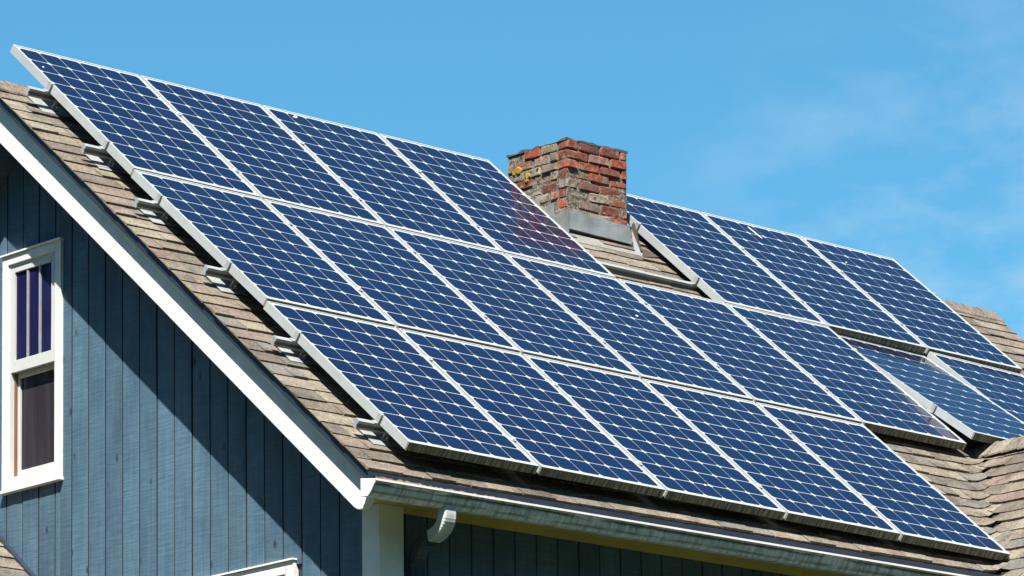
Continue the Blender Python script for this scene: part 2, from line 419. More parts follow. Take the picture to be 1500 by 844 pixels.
# lower wing roof seen at the bottom left corner
ZL, YL = 7.165, 3.988
def s_low(s, t, what):
    y = 2.2+t*cosm
    if what == 2: return (0, -TAN*cosm, cosm)
    return (s, y, ZL+TAN*(y-YL))
YLR = 4.6
for k in range(int((YLR-2.2)/cosm/EXPO)+1):
    t0 = k*EXPO; s = -1.75-random.uniform(0, .2)
    while s < .325:
        w = random.choice((.16, .2, .24, .29, .33)); e = min(s+w, .325); y0 = 2.2+t0*cosm
        X, Y = px(e, y0+.1, ZL+TAN*(y0-YL))
        pr = 1 if (X > -5 and Y < 870) else 9
        if e-s > .03: add_tab(s_low, s, e-.0025, t0, min(t0+EXPO*1.12, (YLR-2.2)/cosm), random.choice((.008, .011)), shm(), pr, 1)
        s = e
pieces.sort(key=lambda q: q[0])
singles = [q for q in pieces if q[0] < 8][:296]
rest = pieces[len(singles):]
cross_deck = MB()
P = [(5.25, -1.62), (6.62, -1.62), (6.62, 1.44), (5.25, .02)]
slab(cross_deck, [(x, y, zcross(x)) for x, y in P])
slab(cross_deck, [(4.95, -1.62, zcross(4.95)), (5.25, -1.62, zcross(5.25)), (5.25, -.12, zcross(5.25)), (4.95, -.12, zcross(4.95))])
slab(cross_deck, [(6.621, -1.62, XV), (8.3, -1.62, zcross(8.3)), (8.3, -.3, zcross(8.3)), (6.621, 1.44, XV)])
croof = obj('cross_gable_roof', cross_deck, M_DECK, house)
low_deck = MB()
slab(low_deck, [(-1.75, 2.2, ZL+TAN*(2.2-YL)), (.345, 2.2, ZL+TAN*(2.2-YL)), (.345, YLR, ZL+TAN*(YLR-YL)), (-1.75, YLR, ZL+TAN*(YLR-YL))])
slab(low_deck, [(-1.75, YLR+.001, ZL+TAN*(YLR-YL)), (.345, YLR+.001, ZL+TAN*(YLR-YL)), (.345, 6.6, ZL+TAN*(YLR-YL)-1.66), (-1.75, 6.6, ZL+TAN*(YLR-YL)-1.66)])
lroof = obj('lower_roof', low_deck, M_DECK, house)
par = {s_main: roof, s_cross: croof, s_low: lroof}
for q in singles:
    mb = MB(); tab_mesh(mb, *q[1:])
    mi = q[7]; mb.m = [0]*len(mb.m)
    o = obj('shingle', mb, SH[mi], par[q[1]], fix=False)
for fn, prn in ((s_main, roof), (s_cross, croof), (s_low, lroof)):
    mb = MB()
    for q in rest:
        if q[1] is fn: tab_mesh(mb, *q[1:])
    # back slopes of the roofs, too far round to see: courses as long strips
    if fn is s_main:
        for k in range(26):
            y0 = yb-k*.148*cosm; y1 = y0-.165*cosm
            za = zmain(yridge(4.5))-TAN*(y0-yridge(4.5)); zb = zmain(yridge(4.5))-TAN*(y1-yridge(4.5))
            if y1 < yridge(0)-.05: break
            mb.hexa([(0, y0, za), (0, y1, zb), (XE, y1, zb-.04), (XE, y0, za-.04), (0, y0, za+.03), (0, y1, zb+.02), (XE, y1, zb-.02), (XE, y0, za-.01)], k % 5)
    if mb.f: tag(obj('shingle_field', mb, SH, prn, fix=False), kind='stuff')

def caps(n, p0, p1, dr, hw, lift, prn, bend=0):
    # folded ridge caps along p0 -> p1; dr = horizontal unit across the ridge, slope TAN each side
    p0, p1 = Vector(p0), Vector(p1); d = (p1-p0)/n; dr = Vector(dr)
    dn = Vector((0, 0, -1))
    for i in range(n):
        a = p0+d*i-d*.06; b = p0+d*(i+1)+d*.12
        mb = MB(); la = lift+.012; lb = lift+.003; j = random.uniform(-.006, .006)
        ring = []
        for q, l in ((a, la), (b, lb)):
            L_ = q+dr*(-(hw+j))+dn*(hw*TAN-.006*bend-l); Rr = q+dr*(hw+j)+dn*(hw*TAN-l); T = q+Vector((0, 0, l+.004))
            dz = Vector((0, 0, -.011))
            ring.append([L_, q+dr*(-.02)+Vector((0, 0, l-.008)), T, q+dr*.02+Vector((0, 0, l-.008)), Rr, Rr+dz, T+dz*1.6, L_+dz])
        mb.loft(ring)
        obj('ridge_cap', mb, SH[shm()], prn)
caps(56, (-.01, yridge(0), zmain(yridge(0))+.004), (XE+.01, yridge(XE), zmain(yridge(XE))+.004), (0, 1, 0), .11, .012, roof)
caps(20, (XR, -1.62, XV+.01), (XR, 1.40, XV+.01), (1, 0, 0), .12, .03, croof)

# ------------------------------------------------------------------ rake trim, fascias, soffits
def exx(mb, poly, x0, x1, m=0):
    a = [(x0, y, z) for y, z in poly]; b = [(x1, y, z) for y, z in poly]
    mb.loft([a, b], m)
YR0 = yridge(0); ZR0 = zmain(YR0)
def rake_poly(o0, o1, ya, yb2=None):
    yb2 = 2*YR0-ya if yb2 is None else yb2
    up = [(ya, zmain(ya)+o0), (YR0, ZR0+o0), (yb2, ZR0+o0-TAN*(yb2-YR0))]
    lo = [(yb2, ZR0+o1-TAN*(yb2-YR0)), (YR0, ZR0+o1), (ya, zmain(ya)+o1)]
    return up, lo
def rake_strip(mb, o0, o1, x0, x1, ya, m=0):
    up, lo = rake_poly(o0, o1, ya)
    exx(mb, [up[0], up[1], lo[1], lo[2]], x0, x1, m); exx(mb, [up[1], up[2], lo[0], lo[1]], x0, x1, m)
mb = MB(); rake_strip(mb, -.012, -.071, .010, .058, .01); obj('drip_edge', mb, M_DRIP, house)
mb = MB(); rake_strip(mb, -.073, -.108, .046, .0598, .05); obj('rake_trim', mb, M_WHITE_OLD, house, bevel=.004)
# rake board with a rounded foot
arc = []
for i in range(7):
    a = R(225 - i*17); arc.append((.155+.10*math.cos(a)*1.0, zmain(.155)-.337+.115+.10*math.sin(a)))
foot = []
def rb(y): return zmain(y)-.337
cen = (.145, rb(.145)+.125)
for i in range(8):
    a = R(-50 - i*16); foot.append((cen[0]+.096*math.cos(a), cen[1]+.096*math.sin(a)))
poly = [(.03, zmain(.03)-.073), (YR0, ZR0-.073), (YR0, ZR0-.337)] + [(q[0], q[1]) for q in foot] + [(.03, cen[1]+.02)]
mb = MB(); exx(mb, poly, .060, .094)
yb2 = 2*YR0-.03
exx(mb, [(YR0+.0005, ZR0-.073), (yb2, zmain(.03)-.073), (yb2, zmain(.03)-.3), (YR0+.0005, ZR0-.337)], .060, .094)
obj('rake_board', mb, M_WHITE, house, bevel=.004)
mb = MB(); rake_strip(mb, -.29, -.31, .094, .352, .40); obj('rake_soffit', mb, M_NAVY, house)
mb = MB(); mb.hexa([(.0945, .09, 6.842), (.3495, .09, 6.842), (.3495, .22, 6.842), (.0945, .22, 6.842), (.0945, .09, 6.90), (.3495, .09, 6.90), (.3495, .22, 6.96), (.0945, .22, 6.96)]); obj('cornice_return', mb, M_CREAM, house)
# far gable trim
mb = MB(); rake_strip(mb, -.06, -.33, XE-.09, XE-.06, .03); rake_strip(mb, -.29, -.31, 8.8, XE-.09, .1); obj('far_rake_board', mb, M_WHITE, house)
# return block under the rake foot, eave fascia and soffit
mb = MB(); mb.box(-.002, .003, 6.866, 5.16, .0105, 6.9155); obj('eave_drip_edge', mb, M_DRIP, house)
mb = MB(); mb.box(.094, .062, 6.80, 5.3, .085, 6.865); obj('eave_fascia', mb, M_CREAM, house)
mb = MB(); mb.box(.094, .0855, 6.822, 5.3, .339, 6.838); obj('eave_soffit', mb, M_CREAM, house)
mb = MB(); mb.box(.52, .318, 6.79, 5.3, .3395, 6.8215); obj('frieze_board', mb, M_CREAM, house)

# ------------------------------------------------------------------ gable wall of upright boards
XW = .35
gw = MB()
def gtop(y): return (zmain(y) if y < YR0 else ZR0-TAN*(y-YR0))-.325
def gpart(a, b, z0, z1=None):
    if z1 is not None: exx(gw, [(a, z0), (a, z1), (b, z1), (b, z0)], XW+.016, XW+.12)
    elif a < YR0 < b: exx(gw, [(a, z0), (a, gtop(a)), (YR0, gtop(YR0)), (b, gtop(b)), (b, z0)], XW+.016, XW+.12)
    else: exx(gw, [(a, z0), (a, gtop(a)), (b, gtop(b)), (b, z0)], XW+.016, XW+.12)
gpart(.352, 1.10, 0); gpart(1.10, 2.12, 0, 5.13); gpart(1.10, 2.12, 6.575); gpart(2.12, 3.36, 0)
gpart(3.36, 3.915, 0, 7.485); gpart(3.36, 3.915, 8.925); gpart(3.915, 2*YR0-.352, 0)
wall = obj('gable_wall', gw, M_DRIP, house)
WY0, WY1, WZ0, WZ1 = 3.33, 3.945, 7.455, 8.955     # upper window casing
k = -5
def wtop(y): return (zmain(y) if y < YR0 else ZR0-TAN*(y-YR0))-.312
y = .352
edges = [1.019+.1709*k for k in range(-3, 36)]
edges = [e for e in edges if e < 2*YR0-.352]+[2*YR0-.352]; edges[0] = .352
for i in range(len(edges)-1):
    a, b = edges[i]+.0055, edges[i+1]-.0055
    dx = random.uniform(-.0025, .0025)
    def bd(z0f, z1a, z1b, a=a, b=b):
        mb = MB(); x0, x1 = XW+dx, XW+.0155; c = min(.006, (b-a)/4); mid = (a+b)/2; cup = random.uniform(-.0025, .001)
        cs = [(x1, b), (x0+.0012, b), (x0, b-.0015), (x0+cup, mid), (x0, a+.0015), (x0+.0012, a), (x1, a)]
        mb.loft([[(x_, y_, z0f) for x_, y_ in cs], [(x_, y_, z1a+(z1b-z1a)*(y_-a)/(b-a)) for x_, y_ in cs]])
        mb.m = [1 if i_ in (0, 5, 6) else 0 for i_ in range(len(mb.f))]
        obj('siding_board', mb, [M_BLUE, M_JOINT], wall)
    za, zb = wtop(a), wtop(b)
    if a > YR0-.17 and a < YR0: za = zb = min(za, zb)
    if b > 1.12 and a < 2.10:
        bd(0, 5.13, 5.13, a, b); bd(6.58, za, zb, a, b); continue
    if a < WY0+.03 < b-.01:
        zq = za+(zb-za)*(WY0+.03-a)/(b-a); bd(0, za, zq, a, WY0+.028); a = WY0+.030; za = zq
    if a < WY1-.03 < b and b > WY1-.02:
        zq = za+(zb-za)*(WY1-.03-a)/(b-a); bd(0, zq, zb, WY1-.028, b); b = WY1-.030; zb = zq
    if b > WY0+.03-1e-6 and a < WY1-.03 and a >= WY0+.03-1e-6:
        bd(0, WZ0+.02, WZ0+.02, a, b); bd(WZ1-.02, za, zb, a, b)
    elif b > a+.02: bd(0, za, zb, a, b)
# eave side wall (in the shade of the eaves)
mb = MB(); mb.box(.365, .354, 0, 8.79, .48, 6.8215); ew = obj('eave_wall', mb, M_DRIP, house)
x = .722-.169
while x < 5.25:
    mb = MB(); dx = random.uniform(-.002, .002); c = .002; a, b = x+.004, x+.165; a = max(a, .40)
    mb.hexa([(a+c, .340+dx, 0), (b-c, .340+dx, 0), (b, .3535, 0), (a, .3535, 0), (a+c, .340+dx, 6.8215), (b-c, .340+dx, 6.8215), (b, .3535, 6.8215), (a, .3535, 6.8215)])
    obj('siding_board', mb, M_BLUE, ew); x += .169
mb = MB(); mb.box(.330, .3235, 0, .3495, .457, 6.8215); o = obj('corner_board', mb, M_WHITE_OLD, house, bevel=.003)
mb = MB(); mb.box(.330, .306, 0, .515, .3232, 6.8215); obj('corner_board', mb, M_WHITE_OLD, house, bevel=.003)
# back and far walls
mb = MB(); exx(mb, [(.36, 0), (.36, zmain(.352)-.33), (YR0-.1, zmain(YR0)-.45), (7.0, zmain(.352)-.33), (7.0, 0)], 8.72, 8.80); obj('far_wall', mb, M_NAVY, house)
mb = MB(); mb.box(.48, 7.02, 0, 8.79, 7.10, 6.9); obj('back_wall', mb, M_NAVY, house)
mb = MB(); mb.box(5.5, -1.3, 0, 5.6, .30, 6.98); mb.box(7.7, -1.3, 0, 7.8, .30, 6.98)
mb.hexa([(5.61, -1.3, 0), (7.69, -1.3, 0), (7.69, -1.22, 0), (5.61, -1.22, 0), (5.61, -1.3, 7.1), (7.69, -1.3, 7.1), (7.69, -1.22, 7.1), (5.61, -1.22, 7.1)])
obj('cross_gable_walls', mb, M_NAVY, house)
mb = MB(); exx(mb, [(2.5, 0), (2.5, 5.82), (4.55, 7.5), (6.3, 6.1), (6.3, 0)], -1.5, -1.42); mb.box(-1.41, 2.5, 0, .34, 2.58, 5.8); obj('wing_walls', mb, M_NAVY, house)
# step flashing where the lower roof meets the gable wall
mb = MB()
k = 0; y = 2.3
while y < 4.5:
    z = ZL+TAN*(y-YL)
    mb.hexa([(.312, y+.10, z+.075), (.312, y, z+.001), (.347, y, z+.001), (.347, y+.10, z+.075), (.312, y+.10, z+.115), (.312, y, z+.028), (.347, y, z+.028), (.347, y+.10, z+.115)])
    y += .103
obj('step_flashing', mb, M_DRIP, house)

# ------------------------------------------------------------------ windows in the gable wall
def window(y0, y1, z0, z1, cw, muntins, label=None):
    w = MB(); xo = XW-.022
    def fr(mb, a0, a1, b0, b1, t, xa, xb, tb=None):
        tb = t if tb is None else tb
        mb.box(xa, a0, b0, xb, a0+t, b1); mb.box(xa, a1-t, b0, xb, a1, b1)
        mb.box(xa, a0+t, b0, xb, a1-t, b0+tb); mb.box(xa, a0+t, b1-t, xb, a1-t, b1)
    win = MB(); fr(win, y0, y1, z0, z1, cw, xo, XW+.02)
    o = obj('window', win, M_WHITE, house, bevel=.003)
    if label: o['label'] = label
    s = MB(); s.box(xo-.014, y0-.008, z1, XW+.01, y1+.008, z1+.010); obj('drip_cap', s, M_WHITE_OLD, o)
    s = MB(); s.box(xo-.018, y0-.008, z0-.022, XW+.01, y1+.008, z0); obj('sill', s, M_WHITE, o, bevel=.003)
    a0, a1, b0, b1 = y0+cw, y1-cw, z0+cw, z1-cw
    s = MB(); fr(s, a0, a1, b0, b1, .016, xo+.012, XW+.11); obj('jamb', s, M_VINYL, o)
    s = MB(); s.box(xo+.040, a1-.030, b0+.016, xo+.055, a1-.016, (b0+b1)/2); obj('jamb_liner', s, M_ORANGE, o)
    a0 += .016; a1 -= .016; b0 += .016; b1 -= .016
    zm = b0+(b1-b0)*.50
    up = MB(); fr(up, a0, a1, zm-.005, b1, .038, xo+.014, xo+.045, .075)
    u = obj('upper_sash', up, M_VINYL, o, bevel=.002)
    lo = MB(); fr(lo, a0, a1, b0, zm, .036, xo+.058, xo+.09, .045)
    l = obj('lower_sash', lo, M_VINYL, o, bevel=.002)
    pn = MB(); pn.box(xo+.028, a0+.038, zm+.07, xo+.034, a1-.038, b1-.038); obj('upper_pane', pn, M_GL_UP, o)
    pn = MB(); pn.box(xo+.072, a0+.036, b0+.045, xo+.078, a1-.036, zm-.036); obj('lower_pane', pn, M_GL_LO, o)
    n = muntins
    for i in range(n):
        yy = a0+.038+(a1-a0-.076)*(i+1)/(n+1)
        mu_ = MB(); mu_.box(xo+.019, yy-.009, zm+.071, xo+.0275, yy+.009, b1-.039); obj('muntin', mu_, M_GALV, o)
window(WY0, WY1, WZ0, WZ1, .062, 2, 'tall narrow white sash window high in the gable with two upright bars in its upper pane')
window(1.07, 2.15, 5.1, 6.605, .075, 3, 'white window below the gable shadow, only its top casing in view')

# ------------------------------------------------------------------ gutter and downspout
mb = MB()
prof = [(.058, 6.872), (.058, 6.778), (.000, 6.775), (-.006, 6.786), (-.016, 6.790), (-.034, 6.812), (-.046, 6.838), (-.058, 6.842), (-.060, 6.853), (-.046, 6.8535), (-.044, 6.848), (-.030, 6.815), (-.002, 6.792), (.050, 6.785), (.052, 6.872)]
exx(mb, prof, -.006, 5.15)
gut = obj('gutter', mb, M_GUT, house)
mb = MB(); exx(mb, [(-.067, 6.852), (-.067, 6.864), (-.044, 6.864), (-.044, 6.8537), (-.0605, 6.8537), (-.0605, 6.852)], -.006, 5.15); obj('gutter_lip', mb, M_WHITE, gut)
mb = MB(); exx(mb, [(.060, 6.880), (.060, 6.774), (-.002, 6.770), (-.030, 6.795), (-.062, 6.838), (-.065, 6.862)], -.014, -.0065); obj('end_cap', mb, M_WHITE, gut, bevel=.002)
mb = MB(); n = 260; b0_ = []
for i in range(n):
    x = .03+(5.1)*i/(n-1); row = []
    for j, y in enumerate((-.036, -.015, .008, .030, .050)):
        row.append((x, y, 6.846+(.046*max(.25, 1-x/4.2))*math.sin(j*.8+.35)+random.uniform(-.006, .006)))
    b0_.append(row)
for i in range(n-1):
    for j in range(4): mb.face([b0_[i][j], b0_[i+1][j], b0_[i+1][j+1], b0_[i][j+1]])
tag(obj('leaf_litter', mb, M_DEBRIS, gut), kind='stuff')
for i in range(9):
    x = .35+.6*i
    mb = MB(); mb.box(x, -.046, 6.846, x+.022, .055, 6.849); obj('gutter_strap', mb, M_GALV, gut)

def sweep(mb, pts, w, h, xax, m=0, ribs=None):
    # rounded rectangular pipe; w along xax, h across
    rings = []
    n = len(pts)
    for i, p in enumerate(pts):
        p = Vector(p); d = (Vector(pts[min(i+1, n-1)])-Vector(pts[max(i-1, 0)])).normalized()
        u = Vector(xax); v = d.cross(u).normalized(); s = 1+(ribs(i) if ribs else 0)
        ww, hh = w/2*s, h/2*s; r = .010; ring = []
        for cx, cy, a0 in ((ww-r, hh-r, 0), (-ww+r, hh-r, 90), (-ww+r, -hh+r, 180), (ww-r, -hh+r, 270)):
            for k in range(3):
                a = R(a0+k*45); ring.append(p+u*(cx+r*math.cos(a))+v*(cy+r*math.sin(a)))
        rings.append(ring)
    mb.loft(rings, m)
def bez(p0, p1, p2, n):
    return [tuple((1-t)**2*a+2*t*(1-t)*b+t*t*c for a, b, c in zip(p0, p1, p2)) for t in [i/n for i in range(n+1)]]
XD = .585
ds = empty('downspout', loc=(0, 0, 0)); ds.parent = house
mb = MB(); pts = [(XD, .012, 6.79), (XD, .012, 6.755)]+bez((XD, .012, 6.745), (XD, .014, 6.655), (XD, .13, 6.632), 22)
sweep(mb, pts, .090, .070, (1, 0, 0), ribs=lambda i: .022*(i % 2) if i > 3 else 0)
obj('white_elbow', mb, plain('greyed_elbow_paint', (.40, .42, .42), .5, var=.22, scale=16), ds)
mb = MB(); pts = [(XD, .122, 6.634), (XD, .16, 6.624)]+bez((XD, .17, 6.621), (XD, .272, 6.59), (XD, .272, 6.47), 16)+[(XD, .272, 6.3), (XD, .272, .2)]
sweep(mb, pts, .084, .064, (1, 0, 0), ribs=lambda i: .035*(i % 2) if 2 < i < 18 else 0)
obj('navy_pipe', mb, M_NAVYPIPE, ds)

# ------------------------------------------------------------------ chimney
CX0, CX1, CY0, CY1 = 4.635, 5.200, 3.345, 3.955
ZT = 10.37; CH = .0685
core = MB(); core.box(CX0+.005, CY0+.005, 9.2, CX1-.005, CY1-.005, ZT-.004)
chim = obj('chimney', core, M_MORT, house); chim['label'] = 'old red brick chimney with mossy weathered west face and grey metal flashing at its foot'
ncrs = 13
def brick(x0, y0, z0, x1, y1, z1, m):
    mb = MB(); j = lambda a: random.uniform(-a, a)
    r = .006; j = lambda a: random.uniform(-a, a)*1.7
    rings = []
    for z, i in ((z0, r), (z0+r, 0), (z1-r, 0), (z1, r)):
        k_ = .010; rings.append([(px_+j(.003), py_+j(.003), z+j(.0015)) for px_, py_ in ((x0+i+k_, y0+i), (x1-i-k_, y0+i), (x1-i, y0+i+k_), (x1-i, y1-i-k_), (x1-i-k_, y1-i), (x0+i+k_, y1-i), (x0+i, y1-i-k_), (x0+i, y0+i+k_))])
    mb.loft(rings)
    obj('brick', mb, m, chim)
for k in range(ncrs):
    z1 = ZT-k*CH-.004; z0 = z1-CH+.010
    top = k == 0
    dz = random.uniform(-.004, .004)
    pat = [.205, .10, .205] if k % 2 else [.10, .205, .10, .10]
    L_ = CX1-CX0; W = CY1-CY0
    def spans(total, seq):
        s = sum(seq); seq = [q*total/s for q in seq]; c = 0; o_ = []
        for q in seq: o_.append((c, c+q)); c += q
        return o_
    A = [.2, .2, .165] if k % 2 else [.1, .2, .2, .065]
    B = [.1, .2, .2, .11] if k % 2 else [.2, .2, .2]
    D = .095
    pj = lambda: random.uniform(-.007, .005) + (.010 if random.random() < .05 else 0) + (-.006 if k < 3 else 0)
    for a, b in spans(L_, A):
        brick(CX0+a+.006*(a > 0), CY0+pj(), z0+dz, CX0+b-.006, CY0+D, z1+dz+random.uniform(-.004, .003), M_BRL if random.random() < .16 else M_BRF)
    for a, b in spans(W-D, B):
        p_ = pj(); brick(CX0+p_, CY0+D+a+.006, z0+dz, CX0+D, CY0+D+b-.006, z1+dz+random.uniform(-.005, .003), M_BRF if random.random() < .34 else M_BRL)
    for a, b in spans(L_-D, [.2, .2, .07]): brick(CX0+D+a+.004, CY1-D, z0, CX0+D+b-.004, CY1, z1, M_BRF)
    for a, b in spans(W-2*D, [.2, .2]): brick(CX1-D, CY0+D+a+.004, z0, CX1-pj(), CY0+D+b-.004, z1, M_BRF)
# crown of crumbling cement
mb = MB(); n = 12; rr = []
for i in range(n+1):
    row = []
    for j in range(n+1):
        x = CX0-.004+(CX1-CX0+.008)*i/n; y = CY0-.004+(CY1-CY0+.008)*j/n
        e = min(i, j, n-i, n-j)
        row.append((x, y, ZT+(.006 if e == 0 else .014 if e == 1 else .02)+random.uniform(-.011, .009)))
    rr.append(row)
for i in range(n):
    for j in range(n): mb.face([rr[i][j], rr[i+1][j], rr[i+1][j+1], rr[i][j+1]])
for i in range(n):
    for a, b in (((i, 0), (i+1, 0)), ((i+1, n), (i, n)), ((0, i+1), (0, i)), ((n, i), (n, i+1))):
        A_, B_ = rr[a[0]][a[1]], rr[b[0]][b[1]]
        mb.face([(A_[0], A_[1], ZT-.008), (B_[0], B_[1], ZT-.008), B_, A_])
obj('crown', mb, M_CROWN, chim)
for (dy, z, s) in ((.40, 10.245, .036), (.44, 10.232, .022), (.30, 10.185, .030), (.31, 10.155, .020), (.5, 10.18, .012), (.2, 10.22, .012), (.36, 10.12, .012)):
    mb = MB(); ring = []; n = 11
    rad = [s*random.uniform(.6, 1.1) for _ in range(n)]
    f0 = [(CX0-.004, CY0+.095+dy+rad[i]*math.cos(i*2*math.pi/n), z+rad[i]*math.sin(i*2*math.pi/n)) for i in range(n)]
    f1 = [(CX0-.014, CY0+.095+dy+.75*rad[i]*math.cos(i*2*math.pi/n), z+.75*rad[i]*math.sin(i*2*math.pi/n)) for i in range(n)]
    mb.loft([f0, f1]); obj('lichen', mb, M_LICH, chim)
# flashing: front pan, apron, stepped side pieces
def zr(y): return zmain(y)
mb = MB(); yf = CY0-.022
mb.hexa([(CX0-.012, yf-.006, 9.728), (CX1+.004, yf-.018, 9.706), (CX1+.004, CY0+.02, 9.715), (CX0-.012, CY0+.02, 9.73),
         (CX0-.006, yf+.006, 9.862), (CX1+.002, yf+.004, 9.838), (CX1+.002, CY0+.02, 9.838), (CX0-.006, CY0+.02, 9.862)])
obj('front_flashing', mb, M_LEAD, chim, bevel=.003)
mb = MB()
ya, ybb = CY0-.125, CY0+.02
mb.hexa([(CX0-.06, ya, zr(ya)+.008), (CX1+.07, ya, zr(ya)+.006), (CX1+.07, ybb, zr(ybb)+.008), (CX0-.06, ybb, zr(ybb)+.008),
         (CX0-.06, ya, zr(ya)+.018), (CX1+.07, ya, zr(ya)+.016), (CX1+.07, ybb, zr(ybb)+.012), (CX0-.06, ybb, zr(ybb)+.012)])
obj('apron_flashing', mb, plain('pale_apron', (.165, .16, .145), .7, var=.15, scale=14), chim)
for i, (y0, y1, zt) in enumerate(((CY0-.03, CY0+.135, 9.862), (CY0+.12, CY0+.285, 9.935), (CY0+.27, CY0+.43, 10.0), (CY0+.415, CY0+.63, 10.03))):
    mb = MB(); xo = CX0-.010-.004*(3-i)
    mb.hexa([(xo, y1, min(zr(y1), 10.0)-.06), (xo-.008, y0, zr(y0)-.03), (xo+.006, y0, zr(y0)-.03), (xo+.012, y1, min(zr(y1), 10.0)-.06),
             (xo+.004, y1, zt-.01), (xo-.004, y0, zt), (xo+.008, y0, zt), (xo+.014, y1, zt-.01)])
    obj('step_flashing', mb, M_LEAD, chim, bevel=.002)
# sheet torn loose and bent outward at the right hand corner
def plate(name, pts, off, m):
    mb = MB(); mb.loft([[Vector(q) for q in pts], [Vector(q)+Vector(off) for q in pts]]); return obj(name, mb, m, chim)
plate('loose_flashing', [(5.186, 3.30, 9.817), (5.218, 3.31, 9.868), (5.232, 3.31, 9.862), (5.250, 3.30, 9.779), (5.268, 3.29, 9.679), (5.250, 3.26, 9.660), (5.204, 3.285, 9.699)], (.004, .010, 0), M_BARE)
plate('bent_flashing', [(5.186, 3.294, 9.812), (5.203, 3.285, 9.70), (5.235, 3.24, 9.628), (5.250, 3.21, 9.594), (5.212, 3.21, 9.594), (5.186, 3.27, 9.65)], (.003, .008, .002), M_GALV)
plate('bent_flashing', [(5.20, 3.20, zmain(3.20)+.012), (5.385, 3.235, zmain(3.235)+.016), (5.34, 3.262, zmain(3.262)+.03), (5.26, 3.27, zmain(3.27)+.035)], (0, -.004, .008), M_BARE)

# ------------------------------------------------------------------ solar panels
PW, PL, PT, PC = .992, 1.650, .055, 1.01634
MU, MV, PP = (PW-6*.1585)/2, (PL-10*.1585)/2, .1585
ROWS = {1: ((.29947, 3.79659, 10.30474), (.99993, .00706, -.0091), (-.0005, -.76287, -.64656)),
        2: ((.29786, 2.53903, 9.22952), (.99994, .00741, -.0085), (.00037, -.77472, -.6323)),
        3: ((.30119, 1.26998, 8.17468), (.99994, .0058, -.00933), (-.00149, -.76937, -.6388)),
        4: ((.30327, 2.47199, 9.31024), (.99961, .01649, -.02248), (-.0012, -.78008, -.62568)),
        5: ((.29768, 2.51341, 9.26631), (.99967, .01543, -.02034), (.00116, -.82334, -.56755))}
def row_matrix(r, u=0, v=0):
    O, U, V = (Vector(q) for q in ROWS[r]); U.normalize(); V = (V-U*V.dot(U)).normalized(); N = U.cross(-V)
    M = Matrix((U, -V, N)).transposed().to_4x4(); M.translation = O+U*u+V*v; return M
# meshes in panel coordinates: x right, y up the slope (negative down), z out; top face at z = 0
lipw, gl = .012, -.0035
def rail_mesh(kind):
    mb = MB()
    def seg(x0, y0, x1, y1, mo=0):
        mb.box(x0, y0, -PT, x1, y1, 0, mo)
    if kind == 'frame':
        seg(0, -PL+lipw, lipw, -lipw); seg(PW-lipw, -PL+lipw, PW, -lipw); seg(0, -lipw, PW, 0)
        mb.box(lipw, -PL+lipw, -PT, lipw+.02, -lipw, -PT+.002); mb.box(PW-lipw-.02, -PL+lipw, -PT, PW-lipw, -lipw, -PT+.002)
    else:
        b = len(mb.v)
        mb.box(0, -PL, -PT, PW, -PL+lipw, -.0025, 1); mb.box(0, -PL-.0006, -.0025, PW, -PL+lipw, 0, 0)
        mb.box(.0, -PL-.0006, -PT, .004, -PL, -.0025, 0); mb.box(PW-.006, -PL-.0006, -PT, PW, -PL, -.0025, 0)
    return mb
import bmesh
def mk(name, mb, mats):
    me = mb.mesh(name, mats); bm = bmesh.new(); bm.from_mesh(me); bmesh.ops.recalc_face_normals(bm, faces=bm.faces); bm.to_mesh(me); bm.free(); return me
me_frame = mk('frame', rail_mesh('frame'), [M_FRAME]); me_low = mk('lower_frame_rail', rail_mesh('low'), [M_FRAME, M_FDIRT])
mb = MB(); mb.box(lipw, -PL+lipw, gl-.005, PW-lipw, -lipw, gl); me_sheet = mk('backsheet', mb, [M_SHEET])
mb = MB(); h = .1585/2-.0028; g_ = .1585/2-.0046; c = .0165
oct_ = [(-h+c, -g_), (h-c, -g_), (h, -g_+c), (h, g_-c), (h-c, g_), (-h+c, g_), (-h, g_-c), (-h, -g_+c)]
mb.loft([[(x, y, -.0004) for x, y in oct_], [(x, y, .0008) for x, y in oct_]]); me_cell = mk('solar_cell', mb, [M_CELL])
mb = MB(); mb.box(.43, -.20, -.035, .56, -.09, gl-.006); me_jb = mk('junction_box', mb, [M_DRIP])
def panel(r, col, label, first=False):
    t_ = empty('solar_panel', row_matrix(r, PC*(col-1)))
    tag(t_, label, 'solar panel', 'solar panels mounted on the roof')
    link('frame', me_frame, t_); link('lower_frame_rail', me_low, t_); link('backsheet', me_sheet, t_); link('junction_box', me_jb, t_)
    for i in range(6):
        for j in range(10):
            o = link('solar_cell', me_cell, t_)
            o.location = (MU+PP*(i+.5), -(MV+PP*(j+.5)), gl+.0003)
    return t_
T = 'top row'; Mi = 'middle row'; B = 'bottom row'
